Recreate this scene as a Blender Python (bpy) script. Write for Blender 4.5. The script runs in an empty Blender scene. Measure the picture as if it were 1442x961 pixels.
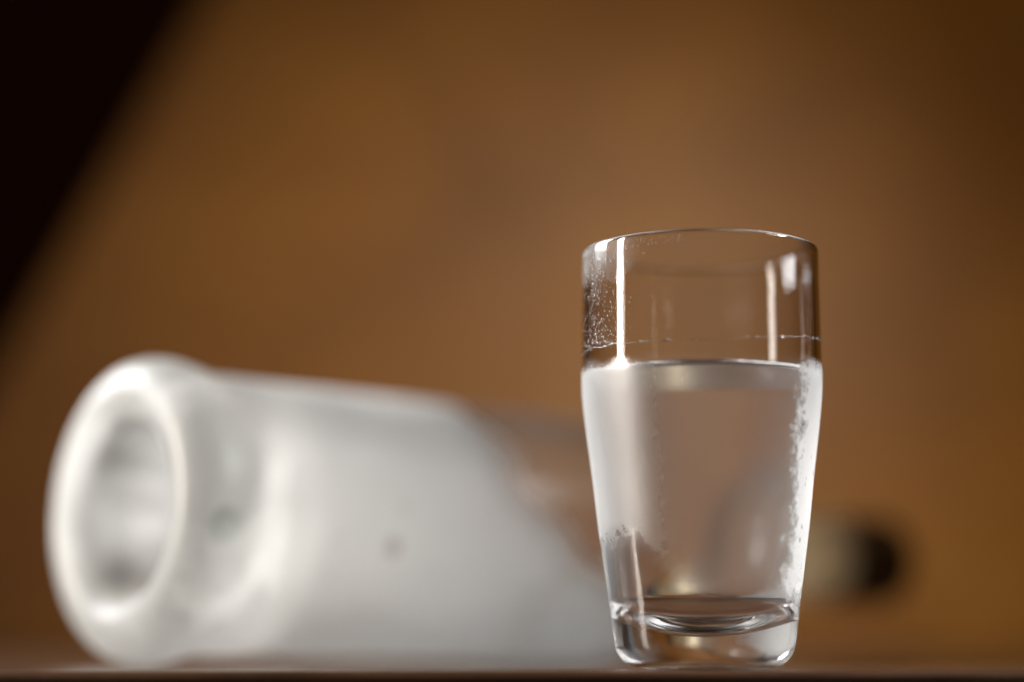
import bpy, bmesh, math, random
from mathutils import Vector, Matrix, noise

random.seed(7)
scene = bpy.context.scene
R = math.radians
MM = 0.001

# ------------------------------------------------------------------ camera
cam_d = bpy.data.cameras.new('camera')
cam = bpy.data.objects.new('camera', cam_d)
scene.collection.objects.link(cam)
scene.camera = cam
cam_d.sensor_width = 36.0
cam_d.lens = 70.9
cam_d.clip_start = 0.01
cam_d.clip_end = 50
cam.location = (0, 0, 4.8 * MM)
cam.rotation_euler = (R(90 + 8.6), 0, 0)
cam_d.dof.use_dof = True
cam_d.dof.focus_distance = 0.4165
cam_d.dof.aperture_fstop = 2.6

# ------------------------------------------------------------------ world
world = bpy.data.worlds.new('World')
scene.world = world
world.use_nodes = True
bg = world.node_tree.nodes['Background']
bg.inputs['Color'].default_value = (1.0, 0.72, 0.54, 1)
bg.inputs['Strength'].default_value = 0.030


# ------------------------------------------------------------------ lamps
def area(name, loc, target, sx, sy, watts, col, spread=180):
    d = bpy.data.lights.new(name, 'AREA')
    d.shape = 'RECTANGLE'
    d.size, d.size_y = sx, sy
    d.energy = watts
    d.color = col
    d.spread = R(spread)
    o = bpy.data.objects.new(name, d)
    scene.collection.objects.link(o)
    o.location = loc
    v = Vector(target) - Vector(loc)
    o.rotation_euler = v.to_track_quat('-Z', 'Y').to_euler()
    return o


# tall lamp standing to the left: the vertical streaks on the glass, the light inside bottle and drink
area('strip_lamp', (-1.00, 0.375, 0.24), (0.02, 0.450, 0.06), 0.110, 0.66, 4.1, (1.0, 0.91, 0.81), 64)
# added unseen fill high on the right, brightening the right flank of the glass
area('side_fill', (0.62, 0.40, 0.40), (0.064, 0.422, 0.035), 0.12, 0.12, 0.105, (1.0, 1.0, 1.0), 17)
# added unseen fill, high left behind the bottle, to brighten its frosted wall
area('back_fill', (-0.62, 0.78, 0.40), (0.05, 0.59, 0.03), 0.30, 0.30, 1.5, (0.98, 0.99, 1.0), 62)
# added unseen spot high on the right; its falloff darkens the panel's corners
sp = bpy.data.lights.new('panel_fill', 'SPOT')
sp.energy = 4.8
sp.color = (1.0, 0.84, 0.62)
sp.spot_size = R(62)
sp.spot_blend = 1.0
sp.shadow_soft_size = 0.03
spo = bpy.data.objects.new('panel_fill', sp)
scene.collection.objects.link(spo)
spo.location = (0.12, 0.40, 0.31)
spo.rotation_euler = (Vector((0.0, 0.92, 0.10)) - spo.location).to_track_quat('-Z', 'Y').to_euler()

# ------------------------------------------------------------------ render
scene.view_settings.view_transform = 'Standard'
scene.view_settings.look = 'None'
scene.view_settings.exposure = 0.0
scene.view_settings.gamma = 1.0
scene.view_settings.use_curve_mapping = False
scene.render.engine = 'CYCLES'
cy = scene.cycles
cy.max_bounces = 28
cy.transmission_bounces = 24
cy.glossy_bounces = 12
cy.diffuse_bounces = 4
cy.transparent_max_bounces = 24
cy.caustics_reflective = True
cy.caustics_refractive = True
cy.blur_glossy = 0.6
cy.sample_clamp_indirect = 12.0
cy.use_denoising = True
try:
    cy.denoiser = 'OPENIMAGEDENOISE'
    cy.denoising_input_passes = 'RGB_ALBEDO_NORMAL'
except Exception:
    pass


# ------------------------------------------------------------------ helpers
def link(o, parent=None):
    scene.collection.objects.link(o)
    if parent:
        o.parent = parent
    return o


def tag(o, label=None, cat=None, kind=None, group=None):
    for k, v in (('label', label), ('category', cat), ('kind', kind), ('group', group)):
        if v:
            o[k] = v
    return o


def mesh_obj(name, verts, faces, mats, idx=None, parent=None, smooth=True):
    me = bpy.data.meshes.new(name)
    me.from_pydata(verts, [], faces)
    for m in mats:
        me.materials.append(m)
    if idx:
        me.polygons.foreach_set('material_index', idx)
    me.polygons.foreach_set('use_smooth', [smooth] * len(faces))
    me.update()
    return link(bpy.data.objects.new(name, me), parent)


def spline(pts, n=6):
    """Catmull-Rom (centripetal-ish) through 2D points, n steps per span."""
    out = []
    P = [pts[0]] + list(pts) + [pts[-1]]
    for i in range(1, len(P) - 2):
        p0, p1, p2, p3 = P[i - 1], P[i], P[i + 1], P[i + 2]
        for k in range(n):
            t = k / n
            d1 = math.dist(p1, p2)
            def tangent(a, b, c):
                da, db = math.dist(a, b), math.dist(b, c)
                if da < 1e-9 or db < 1e-9:
                    return tuple((c[j] - a[j]) / max(da + db, 1e-9) for j in (0, 1))
                return tuple(((b[j] - a[j]) / da * db + (c[j] - b[j]) / db * da) / (da + db) for j in (0, 1))
            m1, m2 = tangent(p0, p1, p2), tangent(p1, p2, p3)
            h00 = 2 * t**3 - 3 * t**2 + 1
            h10 = t**3 - 2 * t**2 + t
            h01 = -2 * t**3 + 3 * t**2
            h11 = t**3 - t**2
            out.append(tuple(h00 * p1[j] + h10 * d1 * m1[j] + h01 * p2[j] + h11 * d1 * m2[j] for j in (0, 1)))
    out.append(pts[-1])
    return out


def lathe(prof, seg=160, mat_of=None):
    """prof: (r, z) in mm. Points with r == 0 collapse to one vertex. Face winding: outward
    when the profile runs from the bottom axis up the outside."""
    verts, faces, idx, rings = [], [], [], []
    for r, z in prof:
        if r < 1e-6:
            rings.append([len(verts)])
            verts.append((0, 0, z * MM))
        else:
            s = len(verts)
            rings.append(list(range(s, s + seg)))
            for k in range(seg):
                a = 2 * math.pi * k / seg
                verts.append((r * MM * math.cos(a), r * MM * math.sin(a), z * MM))
    for i in range(len(rings) - 1):
        A, B = rings[i], rings[i + 1]
        m = mat_of(i) if mat_of else 0
        for k in range(seg):
            k2 = (k + 1) % seg
            if len(A) == 1 and len(B) == 1:
                continue
            if len(A) == 1:
                faces.append((A[0], B[k2], B[k]))
            elif len(B) == 1:
                faces.append((A[k], A[k2], B[0]))
            else:
                faces.append((A[k], A[k2], B[k2], B[k]))
            idx.append(m)
    return verts, faces, idx


class NT:
    """small node-tree writer"""
    def __init__(self, name):
        self.mat = bpy.data.materials.new(name)
        self.mat.use_nodes = True
        self.t = self.mat.node_tree
        self.t.nodes.clear()
        self.out = self.t.nodes.new('ShaderNodeOutputMaterial')

    def n(self, kind, ins=None, **props):
        nd = self.t.nodes.new(kind)
        for k, v in props.items():
            setattr(nd, k, v)
        for k, v in (ins or {}).items():
            s = nd.inputs[k]
            if hasattr(v, 'is_linked') or isinstance(v, bpy.types.NodeSocket):
                self.t.links.new(v, s)
            else:
                s.default_value = v
        return nd

    def math(self, op, a, b=0.0, c=0.0, clamp=False):
        return self.n('ShaderNodeMath', {0: a, 1: b, 2: c}, operation=op, use_clamp=clamp).outputs[0]

    def ramp(self, v, lo, hi, a=0.0, b=1.0):
        return self.n('ShaderNodeMapRange', {'Value': v, 'From Min': lo, 'From Max': hi, 'To Min': a, 'To Max': b},
                      interpolation_type='SMOOTHSTEP').outputs['Result']

    def noise(self, vec, scale, detail=4, rough=0.55, dist=0.0):
        return self.n('ShaderNodeTexNoise', {'Vector': vec, 'Scale': scale, 'Detail': detail, 'Roughness': rough,
                                             'Distortion': dist}).outputs[0]

    def mix(self, f, a, b):
        return self.n('ShaderNodeMixShader', {0: f, 1: a, 2: b}).outputs[0]

    def mixc(self, f, a, b):
        nd = self.n('ShaderNodeMix', data_type='RGBA')
        for i, v in ((0, f), (6, a), (7, b)):
            if isinstance(v, bpy.types.NodeSocket):
                self.t.links.new(v, nd.inputs[i])
            else:
                nd.inputs[i].default_value = v
        return nd.outputs[2]

    def done(self, surf):
        self.t.links.new(surf, self.out.inputs['Surface'])
        return self.mat


# ------------------------------------------------------------------ materials
def mat_glass(name, ior, color=(1, 1, 1, 1), rough=0.0):
    t = NT(name)
    return t.done(t.n('ShaderNodeBsdfGlass', {'Color': color, 'Roughness': rough, 'IOR': ior}).outputs[0])


def mat_table():
    t = NT('table_wood')
    co = t.n('ShaderNodeTexCoord').outputs['Object']
    st = t.n('ShaderNodeMapping', {'Vector': co, 'Scale': (3.0, 40.0, 40.0)}).outputs[0]
    g = t.noise(st, 4.0, 8, 0.65, 0.6)
    f = t.noise(co, 900.0, 3, 0.6)
    col = t.mixc(t.ramp(g, 0.3, 0.7), (0.048, 0.022, 0.011, 1), (0.115, 0.060, 0.032, 1))
    bump = t.n('ShaderNodeBump', {'Height': t.math('ADD', g, t.math('MULTIPLY', f, 0.35)), 'Strength': 0.12,
                                  'Distance': 0.0006}).outputs[0]
    b = t.n('ShaderNodeBsdfPrincipled', {'Base Color': col, 'Roughness': t.ramp(f, 0.2, 0.9, 0.26, 0.42),
                                         'Normal': bump, 'Specular IOR Level': 0.3})
    return t.done(b.outputs[0])


def mat_panel():
    t = NT('panel_wood')
    co = t.n('ShaderNodeTexCoord').outputs['Object']
    st = t.n('ShaderNodeMapping', {'Vector': co, 'Scale': (2.2, 9.0, 9.0), 'Rotation': (0, R(28), 0)}).outputs[0]
    g = t.noise(st, 3.0, 7, 0.6, 1.2)
    blot = t.noise(co, 7.0, 3, 0.5, 0.4)
    fine = t.noise(t.n('ShaderNodeMapping', {'Vector': co, 'Scale': (8, 120, 120), 'Rotation': (0, R(28), 0)}).outputs[0],
                   6.0, 6, 0.6)
    c1 = t.mixc(t.ramp(g, 0.25, 0.75), (0.225, 0.083, 0.005, 1), (0.29, 0.122, 0.013, 1))
    c2 = t.mixc(t.ramp(blot, 0.30, 0.70), (0.17, 0.061, 0.005, 1), c1)
    c3 = t.mixc(t.math('MULTIPLY', t.ramp(fine, 0.55, 0.75), 0.35), c2, (0.09, 0.032, 0.006, 1))
    b = t.n('ShaderNodeBsdfPrincipled', {'Base Color': c3, 'Roughness': t.ramp(fine, 0.2, 0.8, 0.42, 0.56),
                                         'Specular IOR Level': 0.5})
    return t.done(b.outputs[0])


def mat_plain(name, col, rough=0.5, spec=0.5, coat=0.0):
    t = NT(name)
    co = t.n('ShaderNodeTexCoord').outputs['Object']
    g = t.noise(co, 180.0, 4, 0.6)
    c = t.mixc(t.ramp(g, 0.3, 0.7, 0.0, 0.3), col, tuple(v * 0.7 for v in col[:3]) + (1,))
    b = t.n('ShaderNodeBsdfPrincipled', {'Base Color': c, 'Roughness': rough, 'Specular IOR Level': spec,
                                         'Coat Weight': coat})
    return t.done(b.outputs[0])


def mat_band():
    t = NT('neck_light_film')
    co = t.n('ShaderNodeTexCoord').outputs['Object']
    c = t.mixc(t.ramp(t.noise(co, 120.0, 4, 0.6), 0.3, 0.7), (0.88, 0.72, 0.50, 1), (0.76, 0.62, 0.43, 1))
    df = t.n('ShaderNodeBsdfDiffuse', {'Color': c}).outputs[0]
    tr = t.n('ShaderNodeBsdfTranslucent', {'Color': c}).outputs[0]
    return t.done(t.mix(0.7, df, tr))


def mat_outer_glass():
    """clear glass with a film of condensation between the foot and the level of the cold drink"""
    t = NT('glass_with_condensation')
    co = t.n('ShaderNodeTexCoord').outputs['Object']
    sep = t.n('ShaderNodeSeparateXYZ', {0: co})
    x, y, z = sep.outputs
    ang = t.math('ARCTAN2', x, t.math('MULTIPLY', y, -1.0))       # 0 facing front, + to the right
    wob = t.math('SUBTRACT', t.noise(co, 160.0, 6, 0.62, 0.3), 0.5)
    wob2 = t.math('SUBTRACT', t.noise(co, 620.0, 4, 0.6, 0.2), 0.5)
    w = t.math('ADD', wob, t.math('MULTIPLY', wob2, 0.55))
    zz = t.math('ADD', z, t.math('MULTIPLY', w, 0.0035))
    top = t.ramp(zz, 0.0645, 0.0600)
    # lower border: higher on the left where the film has run off
    low_edge = t.ramp(ang, -0.8, -0.25, 0.026, 0.0145)
    d = t.math('SUBTRACT', t.math('ADD', z, t.math('MULTIPLY', w, 0.013)), low_edge)
    low = t.ramp(d, -0.003, 0.004)
    film = t.math('MULTIPLY', top, low)
    # dense frost: right flank with a ragged border, left flank softer
    a2 = t.math('ADD', ang, t.math('MULTIPLY', w, 0.55))
    right = t.math('MULTIPLY', t.ramp(a2, 0.74, 0.98), t.ramp(ang, 2.5, 1.5))
    a3 = t.math('ADD', ang, t.math('MULTIPLY', w, 0.25))
    left = t.math('ADD', t.ramp(a3, -0.30, -1.05, 0.0, 0.12), t.ramp(a3, -1.05, -1.4, 0.0, 0.09))
    left = t.math('MULTIPLY', left, t.ramp(t.noise(co, 130.0, 5, 0.6, 0.5), 0.35, 0.62, 0.55, 1.15))
    left = t.math('MULTIPLY', left, t.ramp(ang, -2.5, -1.5))
    dens = t.math('MAXIMUM', t.math('MULTIPLY', right, 1.35), left)
    # small melted spots
    spots = t.n('ShaderNodeTexVoronoi', {'Vector': co, 'Scale': 420.0, 'Randomness': 1.0}).outputs['Distance']
    patch = t.ramp(t.noise(co, 110.0, 3, 0.5), 0.50, 0.62)
    melt = t.math('MULTIPLY', t.ramp(spots, 0.34, 0.20), patch)
    dens = t.math('MULTIPLY', dens, t.math('SUBTRACT', 1.0, t.math('MULTIPLY', melt, 0.75)))
    grain = t.noise(co, 5200.0, 2, 0.6)
    cover = t.math('MULTIPLY', film, t.math('ADD', t.math('MULTIPLY', dens, 0.72), 0.072))
    cover = t.math('MULTIPLY', cover, t.ramp(grain, 0.15, 0.85, 0.8, 1.2), clamp=True)
    # breath of mist left of the rim
    mist = t.math('MULTIPLY', t.ramp(ang, -0.55, -0.85), t.ramp(t.math('ADD', z, t.math('MULTIPLY', w, 0.02)), 0.078, 0.086))
    mist = t.math('MULTIPLY', mist, t.ramp(ang, -1.75, -1.3))
    cover = t.math('MAXIMUM', cover, t.math('MULTIPLY', mist, 0.20))
    rough = t.math('MULTIPLY', film, t.math('ADD', 0.15, t.math('MULTIPLY', t.ramp(a3, -0.20, -0.85, 0.0, 0.32), t.ramp(ang, -2.6, -1.4))))
    bump = t.n('ShaderNodeBump', {'Height': t.math('MULTIPLY', film, t.math('ADD', w, t.math('MULTIPLY', melt, -0.5))),
                                  'Strength': 0.10, 'Distance': 0.0004}).outputs[0]
    g = t.n('ShaderNodeBsdfGlass', {'Color': (1, 1, 1, 1), 'Roughness': rough, 'IOR': 1.5, 'Normal': bump}).outputs[0]
    df = t.n('ShaderNodeBsdfDiffuse', {'Color': (0.86, 0.87, 0.88, 1), 'Roughness': 0.6}).outputs[0]
    tr = t.n('ShaderNodeBsdfTranslucent', {'Color': (0.86, 0.87, 0.88, 1)}).outputs[0]
    return t.done(t.mix(cover, g, t.mix(0.66, df, tr)))


def mat_bottle():
    """clear bottle glass, frosted white from the foot to a wavering line round the body"""
    t = NT('frosted_bottle_glass')
    co = t.n('ShaderNodeTexCoord').outputs['Object']
    sep = t.n('ShaderNodeSeparateXYZ', {0: co})
    x, y, z = sep.outputs
    w = t.math('SUBTRACT', t.noise(co, 45.0, 4, 0.55, 0.3), 0.5)
    zz = t.math('ADD', t.math('ADD', z, t.math('MULTIPLY', w, 0.030)), t.math('MULTIPLY', t.math('MINIMUM', y, 0.012), 1.6))
    frost = t.ramp(zz, 0.136, 0.105)
    thin = t.ramp(zz, 0.140, 0.045, 0.55, 0.84)
    foot = t.ramp(z, 0.030, 0.060, 1.15, 1.0)
    thin = t.math('MULTIPLY', thin, t.ramp(t.noise(co, 22.0, 4, 0.6, 0.8), 0.34, 0.60, 0.68, 1.10))
    rad = t.math('SQRT', t.math('ADD', t.math('MULTIPLY', x, x), t.math('MULTIPLY', y, y)))
    foot = t.math('MULTIPLY', foot, t.math('MAXIMUM', t.ramp(rad, 0.0200, 0.0260, 0.80, 1.0), t.ramp(z, 0.036, 0.04)))
    sp = t.n('ShaderNodeTexVoronoi', {'Vector': co, 'Scale': 55.0}).outputs['Distance']
    spot = t.math('MULTIPLY', t.ramp(sp, 0.22, 0.10), t.ramp(t.noise(co, 23.0, 2), 0.52, 0.60))
    frost = t.math('MULTIPLY', t.math('MULTIPLY', frost, thin), foot)
    dd = t.n('ShaderNodeVectorMath', {0: co, 1: (-0.0396, -0.006, 0.0095)}, operation='DISTANCE').outputs['Value']
    frost = t.math('MULTIPLY', frost, t.ramp(dd, 0.0035, 0.0065, 0.80, 1.0))
    neck = t.ramp(z, 0.228, 0.24, 0.025, 0.25)
    frost = t.math('MAXIMUM', frost, neck)
    rough = t.ramp(frost, 0.0, 0.6, 0.15, 0.85)
    g = t.n('ShaderNodeBsdfGlass', {'Color': (0.995, 1.0, 0.997, 1), 'Roughness': rough, 'IOR': 1.5}).outputs[0]
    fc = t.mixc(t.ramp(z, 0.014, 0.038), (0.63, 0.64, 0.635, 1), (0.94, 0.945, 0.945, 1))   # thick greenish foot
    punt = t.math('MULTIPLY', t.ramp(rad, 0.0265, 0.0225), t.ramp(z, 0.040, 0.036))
    fc = t.mixc(punt, fc, (0.25, 0.238, 0.226, 1))  # shade of the punt hollow put into the frost colour
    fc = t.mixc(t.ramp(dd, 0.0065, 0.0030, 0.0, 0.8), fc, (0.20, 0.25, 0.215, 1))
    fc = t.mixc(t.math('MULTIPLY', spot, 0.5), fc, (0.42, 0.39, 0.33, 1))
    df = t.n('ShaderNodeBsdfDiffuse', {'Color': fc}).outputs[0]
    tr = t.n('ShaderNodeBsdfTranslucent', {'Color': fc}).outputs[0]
    gl = t.n('ShaderNodeBsdfGlossy', {'Color': (1, 1, 1, 1), 'Roughness': t.ramp(z, 0.026, 0.042, 0.34, 0.6)}).outputs[0]
    fr = t.math('MULTIPLY', t.n('ShaderNodeFresnel', {'IOR': 1.45}).outputs[0], t.ramp(z, 0.026, 0.042, 0.42, 0.25))
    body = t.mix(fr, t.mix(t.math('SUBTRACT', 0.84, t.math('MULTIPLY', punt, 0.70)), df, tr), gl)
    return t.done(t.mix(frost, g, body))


M_TABLE, M_PANEL = mat_table(), mat_panel()
M_WALL = mat_plain('dark_wall_paint', (0.13, 0.045, 0.02, 1), 0.8, 0.2)
M_OUT = mat_outer_glass()
M_GLASS = mat_glass('clear_glass', 1.5)
M_WATER = mat_glass('liquid_surface', 1.333)
M_WATER_GLASS = mat_glass('liquid_against_glass', 1.333 / 1.5)
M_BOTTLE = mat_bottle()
M_BOTTLE_IN = mat_glass('bottle_inner_glass', 1.5, (0.995, 1.0, 0.997, 1), 0.14)
M_CAP = mat_plain('cap_plastic', (0.10, 0.055, 0.024, 1), 0.6, 0.2)
M_BAND = mat_band()
M_DUST = mat_plain('dust', (0.45, 0.40, 0.34, 1), 0.9, 0.2)

# ------------------------------------------------------------------ table with a rounded front edge
EDGE_Y, RAD, THICK = 0.4005, 0.0016, 0.030
prof = [(1.15, -THICK), (EDGE_Y + RAD, -THICK)]
for k in range(1, 12):
    a = -math.pi / 2 - math.pi / 2 * k / 12
    prof.append((EDGE_Y + RAD + RAD * math.cos(a), -THICK + RAD + RAD * math.sin(a)))
prof.append((EDGE_Y, -THICK + RAD))
prof.append((EDGE_Y, -RAD))
for k in range(1, 17):
    a = math.pi - math.pi / 2 * k / 16
    prof.append((EDGE_Y + RAD + RAD * math.cos(a), -RAD + RAD * math.sin(a)))
prof.append((1.15, 0.0))
n = len(prof)
V = [(-0.9, y, z) for y, z in prof] + [(0.9, y, z) for y, z in prof]
F = [(i, i + 1, n + i + 1, n + i) for i in range(n - 1)] + [(n - 1, 0, n, 2 * n - 1)]
F += [tuple(range(n - 1, -1, -1)), tuple(range(n, 2 * n))]
F = [tuple(reversed(f)) for f in F]
table = mesh_obj('table', V, F, [M_TABLE], smooth=False)
bm = bmesh.new(); bm.from_mesh(table.data); bmesh.ops.recalc_face_normals(bm, faces=bm.faces)
for f in bm.faces:
    f.smooth = len(f.verts) == 4 and f.calc_area() < 0.01
bm.to_mesh(table.data); bm.free()
tag(table, kind='structure')

# ------------------------------------------------------------------ dark wall far behind
V = [(-3, 2.2, -1), (3, 2.2, -1), (3, 2.2, 2.5), (-3, 2.2, 2.5), (-3, 2.3, -1), (3, 2.3, -1), (3, 2.3, 2.5), (-3, 2.3, 2.5)]
F = [(0, 1, 2, 3), (5, 4, 7, 6), (3, 2, 6, 7), (1, 0, 4, 5), (0, 3, 7, 4), (2, 1, 5, 6)]
tag(mesh_obj('wall', V, F, [M_WALL], smooth=False), kind='structure')

# ------------------------------------------------------------------ wooden panel leaning behind, with a slanting left edge
outline = [(-0.2955, 0.0), (0.48, 0.0), (0.48, 0.60), (-0.002, 0.60)]
bm = bmesh.new()
vs = [bm.verts.new((x, 0, z)) for x, z in outline]
f = bm.faces.new(vs)
ext = bmesh.ops.extrude_face_region(bm, geom=[f])
bmesh.ops.translate(bm, vec=(0, 0.018, 0), verts=[v for v in ext['geom'] if isinstance(v, bmesh.types.BMVert)])
bmesh.ops.recalc_face_normals(bm, faces=bm.faces)
bmesh.ops.bevel(bm, geom=list(bm.edges), offset=0.002, segments=2, affect='EDGES')
me = bpy.data.meshes.new('wooden_panel'); bm.to_mesh(me); bm.free(); me.materials.append(M_PANEL)
panel = link(bpy.data.objects.new('wooden_panel', me))
panel.location = (0, 0.90, 0.0)
panel.rotation_euler = (R(-4), 0, 0)
tag(panel, 'orange brown wooden panel with slanting left edge behind the bottle and glass', 'wooden panel')

# ------------------------------------------------------------------ shot glass
GX, GY = 0.0402, 0.425
glass = link(bpy.data.objects.new('shot_glass', None))
glass.location = (GX, GY, 0)
glass.empty_display_size = 0.02
tag(glass, 'tapered shot glass filled with clear liquid, misted with cold, at the table edge', 'shot glass')

outer_pts = [(13.2, 0.05), (15.4, 0.55), (17.3, 1.9), (18.5, 4.0), (19.0, 6.4), (19.65, 11.84), (20.8, 20.25), (22.0, 28.85),
             (23.5, 41.86), (24.3, 47.88), (25.0, 53.6), (25.36, 57.6), (25.46, 61.5), (25.42, 66.0), (25.3, 76.0), (25.16, 87.6)]
outer = spline(outer_pts, 6)
foot = [(0, 0.75), (6, 0.72), (10.5, 0.45), (12.2, 0.1)]
rim = [(25.10, 88.0), (24.90, 88.3), (24.60, 88.42), (24.25, 88.36), (24.02, 88.1), (23.92, 87.7)]
LEVEL = 60.9
inner_top = [(23.95, 80.0), (23.97, 72.0), (23.97, 67.0), (23.95, LEVEL + 0.9)]
wall_pts = [(23.95, LEVEL + 0.9), (23.90, 60.0), (23.70, 56.6), (23.25, 52.5), (22.4, 46.8), (21.4, 40.0), (20.1, 29.0),
            (18.95, 20.0), (18.45, 17.0), (17.40, 14.28), (15.50, 12.73), (12.50, 10.80), (9.00, 9.21), (5.00, 8.09), (0.0, 7.60)]
body_prof = foot + outer + rim + inner_top
nf = len(foot)
n_out = nf + len(outer)
v, f, ix = lathe(body_prof, 192, lambda i: 0 if nf - 1 <= i < n_out - 1 else 1)
mesh_obj('glass_body', v, f, [M_OUT, M_GLASS], ix, glass)

# the drink: flat top with a meniscus creeping up the wall; its side is the wetted inside of the glass
wall = spline(wall_pts, 6)
wall_up = list(reversed(wall))
men = []
for k in range(1, 15):
    s = k / 14
    dist = 3.6 * s
    men.append((23.95 - dist, LEVEL + 0.9 * math.exp(-dist / 0.95)))
top = men + [(14.0, LEVEL), (6.0, LEVEL), (0.0, LEVEL)]
drink_prof = wall_up + top
nw = len(wall_up)
v, f, ix = lathe(drink_prof, 192, lambda i: 0 if i < nw - 1 else 1)
drink = mesh_obj('clear_liquid', v, f, [M_WATER_GLASS, M_WATER], ix)
drink.location = (GX, GY, 0)
tag(drink, 'clear cold liquid filling two thirds of the shot glass', 'drink')


def outer_radius(zmm):
    for (r0, z0), (r1, z1) in zip(outer, outer[1:]):
        if z0 <= zmm <= z1:
            return r0 + (r1 - r0) * (zmm - z0) / max(z1 - z0, 1e-9)
    return outer[-1][0]


def blob_mesh(items):
    """flattened beads; items: (ang, z_mm, radius_mm, height_ratio)"""
    V, F = [], []
    for ang, z, r, hr in items:
        R0 = outer_radius(z) - 0.005
        nrm = Vector((math.sin(ang), -math.cos(ang), 0))
        tx = Vector((math.cos(ang), math.sin(ang), 0))
        up = Vector((0, 0, 1))
        c = nrm * R0 + up * z
        s = len(V)
        seg, el = 8, random.uniform(0.85, 1.25)
        for ring, (rr, hh) in enumerate(((1.0, 0.0), (0.86, 0.5), (0.5, 0.86))):
            for k in range(seg):
                a = 2 * math.pi * k / seg
                p = c + tx * (r * rr * math.cos(a)) + up * (r * el * rr * math.sin(a)) + nrm * (r * hr * hh)
                V.append(tuple(p * MM))
        V.append(tuple((c + nrm * r * hr) * MM))
        V.append(tuple((c - nrm * 0.0) * MM))
        for ring in range(2):
            for k in range(seg):
                k2 = (k + 1) % seg
                a0, b0 = s + ring * seg, s + (ring + 1) * seg
                F.append((a0 + k, a0 + k2, b0 + k2, b0 + k))
        for k in range(seg):
            k2 = (k + 1) % seg
            F.append((s + 2 * seg + k, s + 2 * seg + k2, s + 3 * seg))
            F.append((s + k2, s + k, s + 3 * seg + 1))
    return V, F


items = []
for _ in range(520):                                     # mist of tiny beads, upper left
    a = -R(random.triangular(38, 86, 66))
    z = 66.5 + 20 * random.random() ** 1.35
    items.append((a, z, random.choice((0.07, 0.09, 0.11, 0.14, 0.18)), 0.7))
for _ in range(120):                                     # strays over the dry wall
    items.append((R(random.uniform(-75, 80)), random.uniform(67, 87), random.choice((0.04, 0.05, 0.06, 0.10)), 0.5))
for _ in range(70):                                      # along the rim, left of centre
    items.append((R(random.uniform(-48, -12)), 87.2 - abs(random.gauss(0, 1.2)), random.uniform(0.05, 0.12), 0.5))
for _ in range(160):                                     # beads on the misted part
    items.append((R(random.uniform(-88, 88)), random.uniform(10, 62), random.choice((0.05, 0.06, 0.08, 0.11)), 0.5))
for _ in range(70):                                      # low on the foot
    items.append((R(random.uniform(-85, 85)), random.uniform(3, 17), random.choice((0.05, 0.07, 0.10)), 0.5))
for _ in range(60):
    items.append((R(random.uniform(52, 76)), random.uniform(12, 24), random.uniform(0.06, 0.14), 0.5))
v, f = blob_mesh(items)
tag(mesh_obj('water_beads', v, f, [M_WATER], None, glass), kind='stuff')

# ragged bead line left by the drink above its level, climbing to the right
segs = 360
V, F = [], []
arc = []
for k in range(segs + 1):
    a = R(-100 + 200 * k / segs)
    t = (math.degrees(a) + 90) / 180
    z = 66.0 + 2.9 * t + 0.45 * noise.noise(Vector((k * 0.06, 0, 3))) + 0.25 * noise.noise(Vector((k * 0.2, 5, 1)))
    z -= 2.2 * (1 - min(1, abs(math.degrees(a)) / 80)) ** 1.0 * 0.9
    w = 0.05 + 0.55 * max(0.0, noise.noise(Vector((k * 0.13, 9, 2))) + 0.05)
    w *= 0.45 + 0.75 * abs(math.sin(a)) ** 2
    arc.append((a, z, w))
for a, z, w in arc:
    R0 = outer_radius(z) - 0.004
    nrm = Vector((math.sin(a), -math.cos(a), 0))
    for j in range(6):
        b = math.pi * j / 5
        p = nrm * (R0 + 0.5 * w * math.sin(b)) + Vector((0, 0, z + w * math.cos(b)))
        V.append(tuple(p * MM))
for k in range(segs):
    for j in range(6):
        j2 = (j + 1) % 6
        F.append((k * 6 + j, k * 6 + j2, (k + 1) * 6 + j2, (k + 1) * 6 + j))
F.append(tuple(range(6)))
F.append(tuple(range((segs + 1) * 6 - 1, segs * 6 - 1, -1)))
ml = mesh_obj('moisture_line', V, F, [M_WATER], None, glass)
bm = bmesh.new(); bm.from_mesh(ml.data); bmesh.ops.recalc_face_normals(bm, faces=bm.faces); bm.to_mesh(ml.data); bm.free()

# ------------------------------------------------------------------ bottle lying on its side
bottle = link(bpy.data.objects.new('bottle', None))
bottle.empty_display_size = 0.03
ax = Vector((0.76, 0.65, 0)).normalized()
tilt = math.asin((40.2 - 37.5) / 156)
ax = Vector((ax.x * math.cos(tilt), ax.y * math.cos(tilt), -math.sin(tilt)))
upv = Vector((0, 0, 1)) - ax * ax.z
upv.normalize()
side = upv.cross(ax)                                     # right-handed frame: x = side, y = up, z = axis
rot = Matrix((side, upv, ax)).transposed().to_4x4()
bottle.matrix_world = Matrix.Translation((-0.096, 0.487, 0.0404 * 0.93)) @ rot @ Matrix.Scale(0.93, 4)
tag(bottle, 'white frosted glass bottle with dark cap lying on its side behind the glass', 'bottle')

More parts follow.
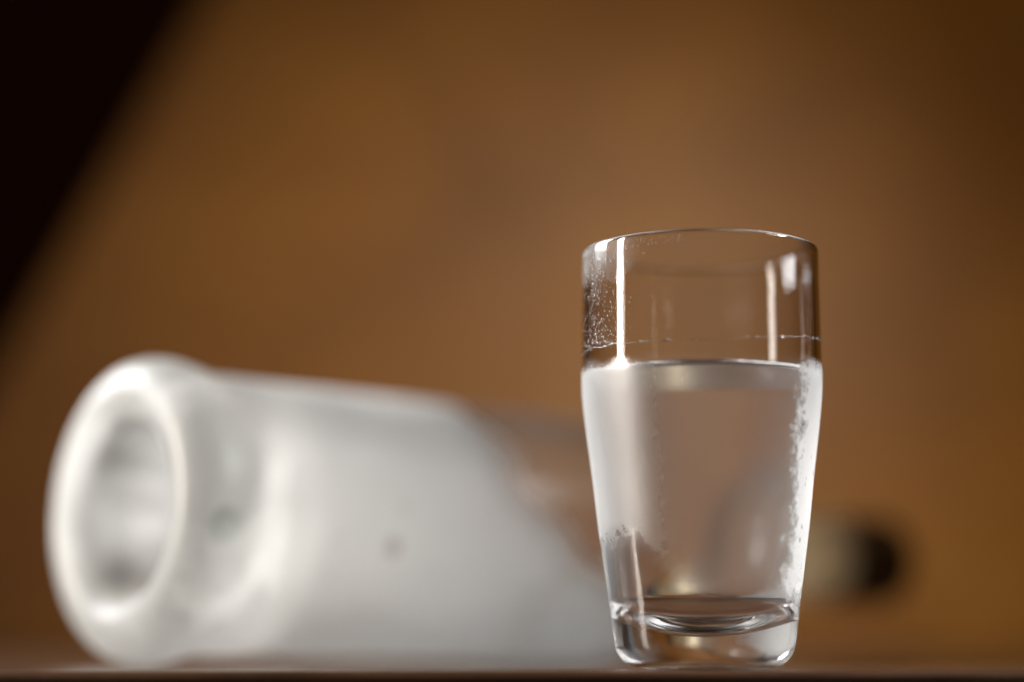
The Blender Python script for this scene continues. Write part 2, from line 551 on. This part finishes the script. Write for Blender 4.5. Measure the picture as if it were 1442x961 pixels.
punt = [(0, 33.0), (9, 32.2), (16, 28.5), (20, 20.0), (22, 11.0), (23.8, 4.8), (26.6, 1.3)]
heel = [(30.5, 0.0), (35.2, 1.1), (38.6, 3.8), (40.1, 8.0), (40.2, 10.0), (39.4, 15.5), (38.0, 21.0), (37.45, 25.0), (37.6, 29.0),
        (37.5, 36.0), (37.5, 80.0), (37.5, 120.0), (37.5, 162.0), (36.6, 172.0), (33.6, 182.0), (28.0, 193.0), (21.5, 203.0),
        (16.8, 213.0), (14.6, 225.0), (14.0, 240.0), (13.8, 276.0), (13.6, 292.0)]
lip = [(12.6, 293.0), (10.4, 292.6)]
inner = [(10.0, 288.0), (10.4, 240.0), (11.4, 224.0), (13.8, 212.0), (18.5, 202.0), (25.0, 192.0), (30.6, 181.0), (33.6, 171.0),
         (34.5, 161.0), (34.6, 100.0), (34.4, 52.0), (33.8, 38.0), (30.5, 33.0), (26.5, 34.0), (22.5, 38.5), (13, 42.0), (0, 43.0)]
outp = spline(punt + heel, 4)
inp = spline(inner, 3)
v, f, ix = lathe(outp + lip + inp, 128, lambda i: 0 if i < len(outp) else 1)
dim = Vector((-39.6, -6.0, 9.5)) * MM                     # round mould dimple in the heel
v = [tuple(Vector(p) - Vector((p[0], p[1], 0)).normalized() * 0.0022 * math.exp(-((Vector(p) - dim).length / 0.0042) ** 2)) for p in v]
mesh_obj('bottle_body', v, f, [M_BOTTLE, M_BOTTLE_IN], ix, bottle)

# cap with fine ribs
seg = 96
cap_prof = [(14.05, 279.6), (14.6, 279.4), (15.1, 280.0), (15.2, 282.0), (15.2, 308.0), (14.8, 309.6), (13.8, 310.2), (9.0, 310.3), (0, 310.3)]
V, F, _ = lathe(cap_prof, seg)
out = []
for p in V:
    r = math.hypot(p[0], p[1])
    if r > 0.0149 and p[2] > 0.2815:
        k = round(math.atan2(p[1], p[0]) / (2 * math.pi) * seg)
        s = 1.0 + (0.018 if k % 2 else 0.0)
        out.append((p[0] * s, p[1] * s, p[2]))
    else:
        out.append(p)
mesh_obj('cap', out, F, [M_CAP], None, bottle)
bp = [(14.06, 242.0), (14.35, 242.0), (14.30, 256.0), (14.25, 278.4), (13.95, 278.4)]
V, F, _ = lathe(bp, 96)
mesh_obj('neck_light_band', V, F, [M_BAND], None, bottle)  # added pale sleeve standing in for light shining through the neck glass

# ------------------------------------------------------------------ dust on the table edge
V, F = [], []
for _ in range(420):
    x = random.uniform(-0.12, 0.16)
    y = EDGE_Y + RAD + random.uniform(-0.0012, 0.012) * random.random()
    if (x - GX) ** 2 + (y - GY) ** 2 < 0.0198 ** 2:
        continue
    r = random.choice((0.02, 0.03, 0.04, 0.05, 0.08)) * MM
    zt = 0.0 if y > EDGE_Y + RAD else -RAD + math.sqrt(max(0, RAD**2 - (EDGE_Y + RAD - y) ** 2))
    c = Vector((x, y, zt))
    s = len(V)
    for dx, dy, dz in ((1, 0, .3), (0, 1, .3), (-1, 0, .3), (0, -1, .3), (0, 0, 1.1), (0, 0, -.1)):
        V.append(tuple(c + Vector((dx, dy, dz)) * r * random.uniform(0.7, 1.4)))
    for k in range(4):
        F.append((s + k, s + (k + 1) % 4, s + 4))
        F.append((s + (k + 1) % 4, s + k, s + 5))
tag(mesh_obj('dust', V, F, [M_DUST], None, None, False), 'fine pale dust specks along the dark table edge', 'dust', 'stuff')
